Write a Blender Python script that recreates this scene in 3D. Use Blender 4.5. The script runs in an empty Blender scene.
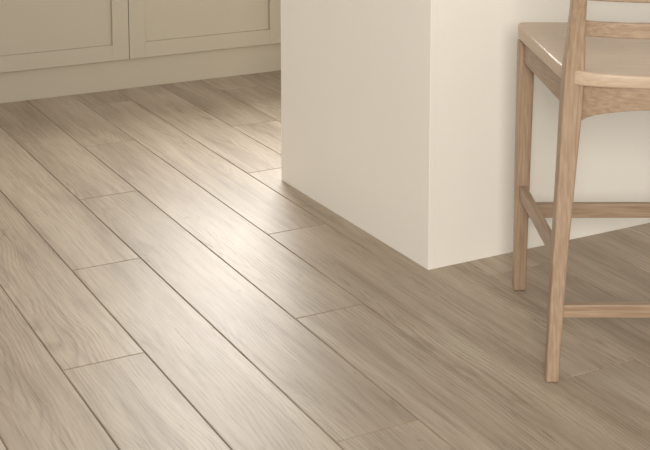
import bpy, bmesh, math, random
from mathutils import Vector, Matrix
import numpy as np
random.seed(7)
S=bpy.context.scene
S.view_settings.view_transform='Standard'
S.view_settings.look='None'

def srgb(r,g,b):
    f=lambda c:(c/255/12.92 if c/255<=0.04045 else ((c/255+0.055)/1.055)**2.4)
    return (f(r),f(g),f(b),1)

# ---------- materials ----------
def new_mat(name):
    m=bpy.data.materials.new(name); m.use_nodes=True
    nt=m.node_tree; return m,nt,nt.nodes['Principled BSDF']

def paint(name,col,rough=0.5,bump=0.02):
    m,nt,b=new_mat(name); N=nt.nodes;L=nt.links
    tc=N.new('ShaderNodeTexCoord'); n=N.new('ShaderNodeTexNoise'); n.inputs['Scale'].default_value=3; n.inputs['Detail'].default_value=4
    L.new(tc.outputs['Object'],n.inputs['Vector'])
    r=N.new('ShaderNodeValToRGB'); c=srgb(*col)
    r.color_ramp.elements[0].position=.3; r.color_ramp.elements[1].position=.7
    r.color_ramp.elements[0].color=tuple(x*.985 for x in c[:3])+(1,); r.color_ramp.elements[1].color=c
    L.new(n.outputs['Fac'],r.inputs['Fac']); L.new(r.outputs['Color'],b.inputs['Base Color'])
    n2=N.new('ShaderNodeTexNoise'); n2.inputs['Scale'].default_value=250
    L.new(tc.outputs['Object'],n2.inputs['Vector'])
    bp=N.new('ShaderNodeBump'); bp.inputs['Strength'].default_value=bump; bp.inputs['Distance'].default_value=.002
    L.new(n2.outputs['Fac'],bp.inputs['Height']); L.new(bp.outputs['Normal'],b.inputs['Normal'])
    b.inputs['Roughness'].default_value=rough
    return m

def wood(name,dark,light,rough=.45,axis='Z'):
    m,nt,b=new_mat(name); N=nt.nodes;L=nt.links
    tc=N.new('ShaderNodeTexCoord'); mp=N.new('ShaderNodeMapping')
    sc={'Z':(170,170,9),'X':(9,170,170),'Y':(170,9,170)}[axis]
    mp.inputs['Scale'].default_value=sc
    L.new(tc.outputs['Object'],mp.inputs['Vector'])
    n=N.new('ShaderNodeTexNoise'); n.inputs['Scale'].default_value=1; n.inputs['Detail'].default_value=6; n.inputs['Distortion'].default_value=.3
    L.new(mp.outputs['Vector'],n.inputs['Vector'])
    r=N.new('ShaderNodeValToRGB'); r.color_ramp.elements[0].position=.3; r.color_ramp.elements[1].position=.7
    r.color_ramp.elements[0].color=srgb(*dark); r.color_ramp.elements[1].color=srgb(*light)
    L.new(n.outputs['Fac'],r.inputs['Fac']); L.new(r.outputs['Color'],b.inputs['Base Color'])
    bp=N.new('ShaderNodeBump'); bp.inputs['Strength'].default_value=.12; bp.inputs['Distance'].default_value=.001
    L.new(n.outputs['Fac'],bp.inputs['Height']); L.new(bp.outputs['Normal'],b.inputs['Normal'])
    b.inputs['Roughness'].default_value=rough
    return m

def floor_mat():
    m,nt,b=new_mat('oak_plank'); N=nt.nodes;L=nt.links
    uv=N.new('ShaderNodeUVMap'); uv.uv_map='UVMap'
    uv2=N.new('ShaderNodeUVMap'); uv2.uv_map='Local'
    at=N.new('ShaderNodeAttribute'); at.attribute_name='rnd'
    def mapped(scale,src=None):
        mp=N.new('ShaderNodeMapping'); mp.inputs['Scale'].default_value=scale
        L.new((src or uv).outputs['UV'],mp.inputs['Vector']); return mp.outputs['Vector']
    def noise(vec,sc,det=4,rough=.5,dist=0):
        n=N.new('ShaderNodeTexNoise'); n.inputs['Scale'].default_value=sc; n.inputs['Detail'].default_value=det
        n.inputs['Roughness'].default_value=rough; n.inputs['Distortion'].default_value=dist
        L.new(vec,n.inputs['Vector']); return n.outputs['Fac']
    def ramp(fac,stops):
        r=N.new('ShaderNodeValToRGB'); e=r.color_ramp.elements
        while len(e)<len(stops): e.new(.5)
        for i,(p,c) in enumerate(stops): e[i].position=p; e[i].color=c
        L.new(fac,r.inputs['Fac']); return r.outputs['Color']
    def mix(bt,fac,a,bb):
        x=N.new('ShaderNodeMix'); x.data_type='RGBA'; x.blend_type=bt
        if isinstance(fac,float): x.inputs[0].default_value=fac
        else: L.new(fac,x.inputs[0])
        L.new(a,x.inputs[6]); L.new(bb,x.inputs[7]); return x.outputs[2]
    def mth(op,a,bb=None,c=None):
        x=N.new('ShaderNodeMath'); x.operation=op
        for i,v in enumerate((a,bb,c)):
            if v is None: continue
            if isinstance(v,(int,float)): x.inputs[i].default_value=v
            else: L.new(v,x.inputs[i])
        return x.outputs[0]
    broad=noise(mapped((7,1.1,1)),1,3,.5,.8)
    base=ramp(broad,[(.28,srgb(150,134,114)),(.5,srgb(168,152,132)),(.72,srgb(182,168,148))])
    # growth-ring figure: distance from a heart line drifting along the plank
    sx=N.new('ShaderNodeSeparateXYZ'); L.new(uv2.outputs['UV'],sx.inputs[0])
    drift=noise(mapped((1.0,1.4,1)),1,2,.5,0)
    wob=noise(mapped((9,1.6,1)),1,4,.55,.2)
    xx=mth('ADD',sx.outputs[0],mth('MULTIPLY',mth('SUBTRACT',drift,.5),.14))
    yy=mth('MULTIPLY',sx.outputs[1],.055)
    r2=mth('SQRT',mth('ADD',mth('MULTIPLY',xx,xx),mth('MULTIPLY',yy,yy)))
    ph=mth('ADD',mth('MULTIPLY',r2,720.0),mth('MULTIPLY',wob,20.0))
    ring=mth('POWER',mth('MULTIPLY_ADD',mth('SINE',ph),.5,.5),2.4)
    pore=noise(mapped((340,24,1)),1,2,.6,0)
    porem=ramp(pore,[(.42,(0,0,0,1)),(.58,(1,1,1,1))])
    figmask=mth('MULTIPLY',ramp(noise(mapped((5,1.6,1)),1.0,2),[(.40,(.05,.05,.05,1)),(.62,(1,1,1,1))]),mth('MULTIPLY_ADD',porem,.55,.25))
    col=mix('MULTIPLY',figmask,base,ramp(ring,[(0,(1.06,1.06,1.06,1)),(1,(.70,.66,.61,1))]))
    fine=noise(mapped((240,6,1)),1,5,.7,.03)
    col=mix('MULTIPLY',.9,col,ramp(fine,[(.30,(.63,.595,.555,1)),(.47,(.97,.97,.97,1)),(.72,(1.14,1.14,1.14,1))]))
    streak=noise(mapped((50,1.1,1)),1,5,.65,.25)
    col=mix('MULTIPLY',.95,col,ramp(streak,[(.3,(.78,.745,.71,1)),(.5,(1,1,1,1)),(.75,(1.09,1.09,1.08,1))]))
    kn=noise(mapped((13,3.2,1)),1.1,4,.65,1.0)
    col=mix('MULTIPLY',.85,col,ramp(kn,[(.25,(.54,.47,.40,1)),(.345,(1,1,1,1))]))
    col=mix('MULTIPLY',1.0,col,ramp(at.outputs['Fac'],[(0,(.90,.89,.88,1)),(1,(1.06,1.06,1.06,1))]))
    L.new(col,b.inputs['Base Color'])
    rr=N.new('ShaderNodeMapRange'); rr.inputs[3].default_value=.50; rr.inputs[4].default_value=.40
    L.new(fine,rr.inputs[0]); L.new(rr.outputs[0],b.inputs['Roughness'])
    b.inputs['IOR'].default_value=1.5
    bp=N.new('ShaderNodeBump'); bp.inputs['Strength'].default_value=.3; bp.inputs['Distance'].default_value=.0007
    L.new(fine,bp.inputs['Height']); L.new(bp.outputs['Normal'],b.inputs['Normal'])
    return m

M_floor=floor_mat()
M_cab=paint('cabinet_paint',(182,172,154),.5)
M_island=paint('island_paint',(250,245,235),.36)
M_wall=paint('wall_paint',(228,220,205),.8)
M_top=paint('stone_top',(226,220,208),.3)
M_groove=paint('groove_dark',(70,58,46),.9)
M_leg=wood('ash_stain',(152,126,102),(180,155,130),.42,'Z')
M_rail=wood('ash_stain_rail',(152,126,102),(180,155,130),.42,'X')
M_side=wood('ash_stain_side',(152,126,102),(180,155,130),.42,'Y')
M_seat_lit=wood('ash_seat_lit',(190,166,141),(206,184,159),.36,'X')  # paler than the legs: light falling on the seat is put into its colour

# ---------- mesh helpers ----------
def obj_from_bm(bm,name,mat,parent=None,bevel=0,seg=2,smooth=False):
    bmesh.ops.recalc_face_normals(bm,faces=bm.faces)
    me=bpy.data.meshes.new(name); bm.to_mesh(me); bm.free()
    o=bpy.data.objects.new(name,me); S.collection.objects.link(o)
    me.materials.append(mat)
    if smooth:
        for p in me.polygons: p.use_smooth=True
    if bevel:
        b=o.modifiers.new('bevel','BEVEL'); b.width=bevel; b.segments=seg; b.limit_method='ANGLE'; b.angle_limit=math.radians(35)
    if parent: o.parent=parent
    return o
def add_box(bm,x0,x1,y0,y1,z0,z1):
    v=[bm.verts.new((x,y,z)) for x in (x0,x1) for y in (y0,y1) for z in (z0,z1)]
    for f in ((0,1,3,2),(4,6,7,5),(0,4,5,1),(2,3,7,6),(0,2,6,4),(1,5,7,3)): bm.faces.new([v[i] for i in f])
def box(name,mat,x0,x1,y0,y1,z0,z1,parent=None,bevel=0):
    bm=bmesh.new(); add_box(bm,x0,x1,y0,y1,z0,z1); return obj_from_bm(bm,name,mat,parent,bevel)
def loft(name,mat,sections,parent,bevel=.004):
    bm=bmesh.new(); rows=[[bm.verts.new(c) for c in s] for s in sections]
    n=len(rows[0])
    for a,b in zip(rows,rows[1:]):
        for i in range(n):
            bm.faces.new((a[i],a[(i+1)%n],b[(i+1)%n],b[i]))
    bm.faces.new(rows[0]); bm.faces.new(rows[-1])
    return obj_from_bm(bm,name,mat,parent,bevel,3)
def empty(name,loc=(0,0,0),rz=0):
    e=bpy.data.objects.new(name,None); S.collection.objects.link(e); e.location=loc; e.rotation_euler=(0,0,rz); e.empty_display_size=.1; return e

# ---------- floor of real planks ----------
PW=.21; PL=1.83; X0=.809; BV=.0022
bm=bmesh.new(); uvl=bm.loops.layers.uv.new('UVMap'); uvl2=bm.loops.layers.uv.new('Local'); rl=bm.faces.layers.float.new('rnd')
XMIN,XMAX,YMIN,YMAX=-2.4,5.6,-1.6,6.13
def poly(vs,uo,r,mi=0,lo=(0,0)):
    f=bm.faces.new([bm.verts.new(v) for v in vs]); f[rl]=r; f.material_index=mi
    for l in f.loops:
        l[uvl].uv=(l.vert.co.x-uo[0],l.vert.co.y-uo[1]); l[uvl2].uv=(l.vert.co.x-lo[0],l.vert.co.y-lo[1])
k=math.floor((XMIN-X0)/PW)
while X0+k*PW<XMAX:
    xa=X0+k*PW; xb=xa+PW
    j0=2.86+.61*(k%3)
    jn=math.floor((YMIN-j0)/PL)
    while j0+jn*PL<YMAX:
        yr=j0+jn*PL
        ya=max(yr,YMIN); yb=min(j0+(jn+1)*PL,YMAX); jn+=1
        if yb-ya<.01: continue
        uo=(random.uniform(-40,40),random.uniform(-40,40)); r=random.random()
        lo=((xa+xb)/2+random.uniform(-.09,.09), yr+random.uniform(-.2,PL+.2))
        g=.0006; d=-.0024
        A=[(xa+g,ya+g,d),(xb-g,ya+g,d),(xb-g,yb-g,d),(xa+g,yb-g,d)]
        B=[(xa+g+BV,ya+g+BV,0),(xb-g-BV,ya+g+BV,0),(xb-g-BV,yb-g-BV,0),(xa+g+BV,yb-g-BV,0)]
        poly(B,uo,r,0,lo)
        for i in range(4): poly([A[i],A[(i+1)%4],B[(i+1)%4],B[i]],uo,r*.6,0,lo)
    k+=1
poly([(XMIN-.2,YMIN,-.0024),(XMAX,YMIN,-.0024),(XMAX,YMAX,-.0024),(XMIN-.2,YMAX,-.0024)],(0,0),0,1)
poly([(XMIN-.2,YMIN,-.03),(XMAX,YMIN,-.03),(XMAX,YMAX,-.03),(XMIN-.2,YMAX,-.03)],(0,0),0,1)
me=bpy.data.meshes.new('floor'); bm.to_mesh(me); bm.free()
fl=bpy.data.objects.new('floor',me); S.collection.objects.link(fl); me.materials.append(M_floor); me.materials.append(M_groove)

# ---------- back wall with window ----------
WX0,WX1,WZ0,WZ1=2.25,3.95,1.0,2.45
bm=bmesh.new()
add_box(bm,XMIN,WX0,6.14,6.28,0,2.7); add_box(bm,WX1,XMAX,6.14,6.28,0,2.7)
add_box(bm,WX0,WX1,6.14,6.28,0,WZ0); add_box(bm,WX0,WX1,6.14,6.28,WZ1,2.7)
obj_from_bm(bm,'wall_back',M_wall)
M_frame=paint('window_frame_paint',(240,238,232),.5)
bm=bmesh.new(); t=.05
add_box(bm,WX0,WX0+t,6.15,6.22,WZ0,WZ1); add_box(bm,WX1-t,WX1,6.15,6.22,WZ0,WZ1)
add_box(bm,WX0+t,WX1-t,6.15,6.22,WZ0,WZ0+t); add_box(bm,WX0+t,WX1-t,6.15,6.22,WZ1-t,WZ1)
add_box(bm,(WX0+WX1)/2-.02,(WX0+WX1)/2+.02,6.16,6.21,WZ0+t,WZ1-t)
obj_from_bm(bm,'window_1',M_frame)

# ---------- base cabinets ----------
cab=empty('kitchen_base_cabinet',(1.918,5.53,0))
YF=0.0
CX0,CX1=-3.2,3.2
box('plinth',M_cab,CX0,CX1,YF+.0,YF+.03,0,.138,cab,.001)
box('carcass',M_cab,CX0,CX1,YF+.002,YF+.58,.136,.87,cab)
box('worktop',M_top,CX0,CX1,YF-.04,YF+.58,.872,.91,cab,.003)
DW=.8
for i in range(-4,4):
    a=i*DW+.0015; b_=(i+1)*DW-.0015; z0,z1=.143,.868; st=.078; y0,y1=YF-.022,YF
    bm=bmesh.new()
    add_box(bm,a,a+st,y0,y1,z0,z1); add_box(bm,b_-st,b_,y0,y1,z0,z1)
    add_box(bm,a+st,b_-st,y0,y1,z0,z0+st-.004); add_box(bm,a+st,b_-st,y0,y1,z1-st,z1)
    add_box(bm,a+st,b_-st,y0+.012,y1,z0+st-.004,z1-st)
    obj_from_bm(bm,f'cabinet_door_{i+5}',M_cab,cab,.0012)

# ---------- island ----------
isl=empty('kitchen_island',(1.932,2.978,0))
box('end_panel',M_island,0,.022,0,.968,0,.88,isl,.0015)
box('front_panel',M_island,.0222,2.4,.001,.03,0,.88,isl,.001)
box('back_panel',M_island,.0222,2.4,.94,.967,0,.88,isl,.001)
box('far_end_panel',M_island,2.4,2.422,0,.968,0,.88,isl,.001)
box('island_top',M_top,-.02,2.44,-.02,.99,.88,.92,isl,.003)

# ---------- bar stool ----------
st=empty('wooden_bar_stool',(2.162,2.389,0),math.radians(-28.4))
def hs(cx,cy,z,wx,wy): return [(cx-wx/2,cy-wy/2,z),(cx+wx/2,cy-wy/2,z),(cx+wx/2,cy+wy/2,z),(cx-wx/2,cy+wy/2,z)]
def interp(tab,z):
    for a,b in zip(tab,tab[1:]):
        if z<=b[0]:
            t=(z-a[0])/(b[0]-a[0]); return [a[i]+(b[i]-a[i])*t for i in range(1,len(a))]
    return list(tab[-1][1:])
rear=[(0,.243,-.280,.030,.034),(.30,.224,-.240,.036,.040),(.55,.205,-.212,.044,.046),(.68,.197,-.203,.050,.050),(.76,.194,-.206,.046,.046),(.85,.193,-.222,.036,.036),(1.0,.193,-.262,.032,.030),(1.13,.193,-.306,.030,.026)]
front=[(0,.238,.272,.034,.034),(.4,.237,.262,.040,.040),(.715,.236,.248,.044,.044)]
def smooth(tab,n):
    zs=np.linspace(tab[0][0],tab[-1][0],n); t=np.array(tab)
    out=[]
    for z in zs:
        zz=np.clip(z+np.linspace(-.05,.05,9),tab[0][0],tab[-1][0])
        out.append([z]+[float(np.mean(np.interp(zz,t[:,0],t[:,i]))) for i in range(1,5)])
    return out
for s,nm in ((-1,'left'),(1,'right')):
    loft(f'rear_leg_{nm}',M_leg,[hs(s*x,y,z,wx,wy) for z,x,y,wx,wy in smooth(rear,24)],st,.005)
    loft(f'front_leg_{nm}',M_leg,[hs(s*x,y,z,wx,wy) for z,x,y,wx,wy in front],st,.005)
    z=.29; rx,ry=interp(rear,z)[:2]; fx,fy=interp(front,z)[:2]
    def vs(cx,cy,zc,w,h): return [(cx-w/2,cy,zc-h/2),(cx+w/2,cy,zc-h/2),(cx+w/2,cy,zc+h/2),(cx-w/2,cy,zc+h/2)]
    loft(f'side_stretcher_{nm}',M_side,[vs(s*rx,ry+.01,z,.02,.036),vs(s*fx,fy-.01,z,.02,.036)],st,.003)
    loft(f'side_apron_{nm}',M_side,[vs(s*.197,-.19,.674,.022,.068),vs(s*.236,.235,.690,.022,.064)],st,.003)
def xs(x,y,zc,d,h): return [(x,y-d/2,zc-h/2),(x,y+d/2,zc-h/2),(x,y+d/2,zc+h/2),(x,y-d/2,zc+h/2)]
fx,fy=interp(front,.232)[:2]
loft('footrest',M_rail,[xs(-fx+.01,fy,.232,.022,.040),xs(fx-.01,fy,.232,.022,.040)],st,.003)
rx,ry=interp(rear,.17)[:2]
loft('rear_stretcher',M_rail,[xs(-rx+.01,ry,.165,.02,.032),xs(rx-.01,ry,.165,.02,.032)],st,.003)
loft('front_apron',M_rail,[xs(-.225,.248,.688,.022,.064),xs(.225,.248,.688,.022,.064)],st,.003)
sec=[]
for i in range(17):
    u=-1+i/8; x=u*.185; bow=-.05*(1-u*u); zb=.608+.045*(1-u*u)**.6 if abs(u)<1 else .608
    y=-.203+bow
    sec.append([(x,y-.011,zb),(x,y+.011,zb),(x,y+.011,.704),(x,y-.011,.704)])
loft('rear_apron',M_rail,sec,st,.002)
for n,zc,h in ((1,.840,.036),(2,.928,.036),(3,1.01,.036),(4,1.095,.05)):
    x_,y_=interp(rear,zc)[:2]; sec=[]
    for i in range(17):
        u=-1+i/8; sec.append(xs(u*(x_-.008),y_-.045*(1-u*u),zc,.016,h))
    loft(f'back_slat_{n}',M_rail,sec,st,.003)
bm=bmesh.new(); NX,NY=28,28
def seat_xy(u,v):
    hw=.216+(.266-.216)*(v+1)/2
    yb=-.228-.045*(1-u*u); yf=.287+.012*(1-u*u)
    return u*hw, yb+(yf-yb)*(v+1)/2
def grid(zf):
    g=[]
    for j in range(NY+1):
        row=[]
        for i in range(NX+1):
            u=-1+2*i/NX; v=-1+2*j/NY
            k=.05; uu=u*(1-k*abs(v)**10*abs(u)**6); vv=v*(1-k*abs(u)**10*abs(v)**6)
            x,y=seat_xy(uu,vv); row.append(bm.verts.new((x,y,zf(u,v)-.019*(1-v)/2)))
        g.append(row)
    return g
dish=lambda u,v:.756-.012*(1-u*u)*(1-abs(v)**3)+.004*abs(u)**2
top=grid(dish); bot=grid(lambda u,v:.723)
for j in range(NY):
    for i in range(NX):
        bm.faces.new((top[j][i],top[j][i+1],top[j+1][i+1],top[j+1][i]))
        bm.faces.new((bot[j][i],bot[j+1][i],bot[j+1][i+1],bot[j][i+1]))
for i in range(NX):
    bm.faces.new((top[0][i],bot[0][i],bot[0][i+1],top[0][i+1])); bm.faces.new((top[NY][i],top[NY][i+1],bot[NY][i+1],bot[NY][i]))
    bm.faces.new((top[i][0],top[i+1][0],bot[i+1][0],bot[i][0])); bm.faces.new((top[i][NX],bot[i][NX],bot[i+1][NX],top[i+1][NX]))
obj_from_bm(bm,'seat',M_seat_lit,st,.006,3,True)

# ---------- lights ----------
def area(name,loc,target,sx,sy,power,col):
    l=bpy.data.lights.new(name,'AREA'); l.shape='RECTANGLE'; l.size=sx; l.size_y=sy; l.energy=power; l.color=col
    o=bpy.data.objects.new(name,l); S.collection.objects.link(o); o.location=loc
    o.rotation_euler=(Vector(target)-Vector(loc)).to_track_quat('-Z','Y').to_euler(); return o
area('window_daylight',(3.1,6.27,1.73),(2.3,0,1.0),1.6,1.35,150,(1,.97,.93))
area('room_daylight',(-.6,-1.4,2.0),(2.6,3.0,.8),1.2,1.0,140,(1,.96,.895))
w=bpy.data.worlds.new('world'); S.world=w; w.use_nodes=True
w.node_tree.nodes['Background'].inputs[0].default_value=(1,.96,.90,1); w.node_tree.nodes['Background'].inputs[1].default_value=.60

# ---------- camera ----------
cd=bpy.data.cameras.new('camera'); cam=bpy.data.objects.new('camera',cd); S.collection.objects.link(cam)
cd.sensor_width=36; cd.lens=1269/650*36; cd.shift_x=-6/650; cd.shift_y=-266/650
cam.location=(0,0,1.4); cam.rotation_euler=(math.radians(90-7.8),0,math.radians(-28.4))
cd.clip_start=.05
S.camera=cam
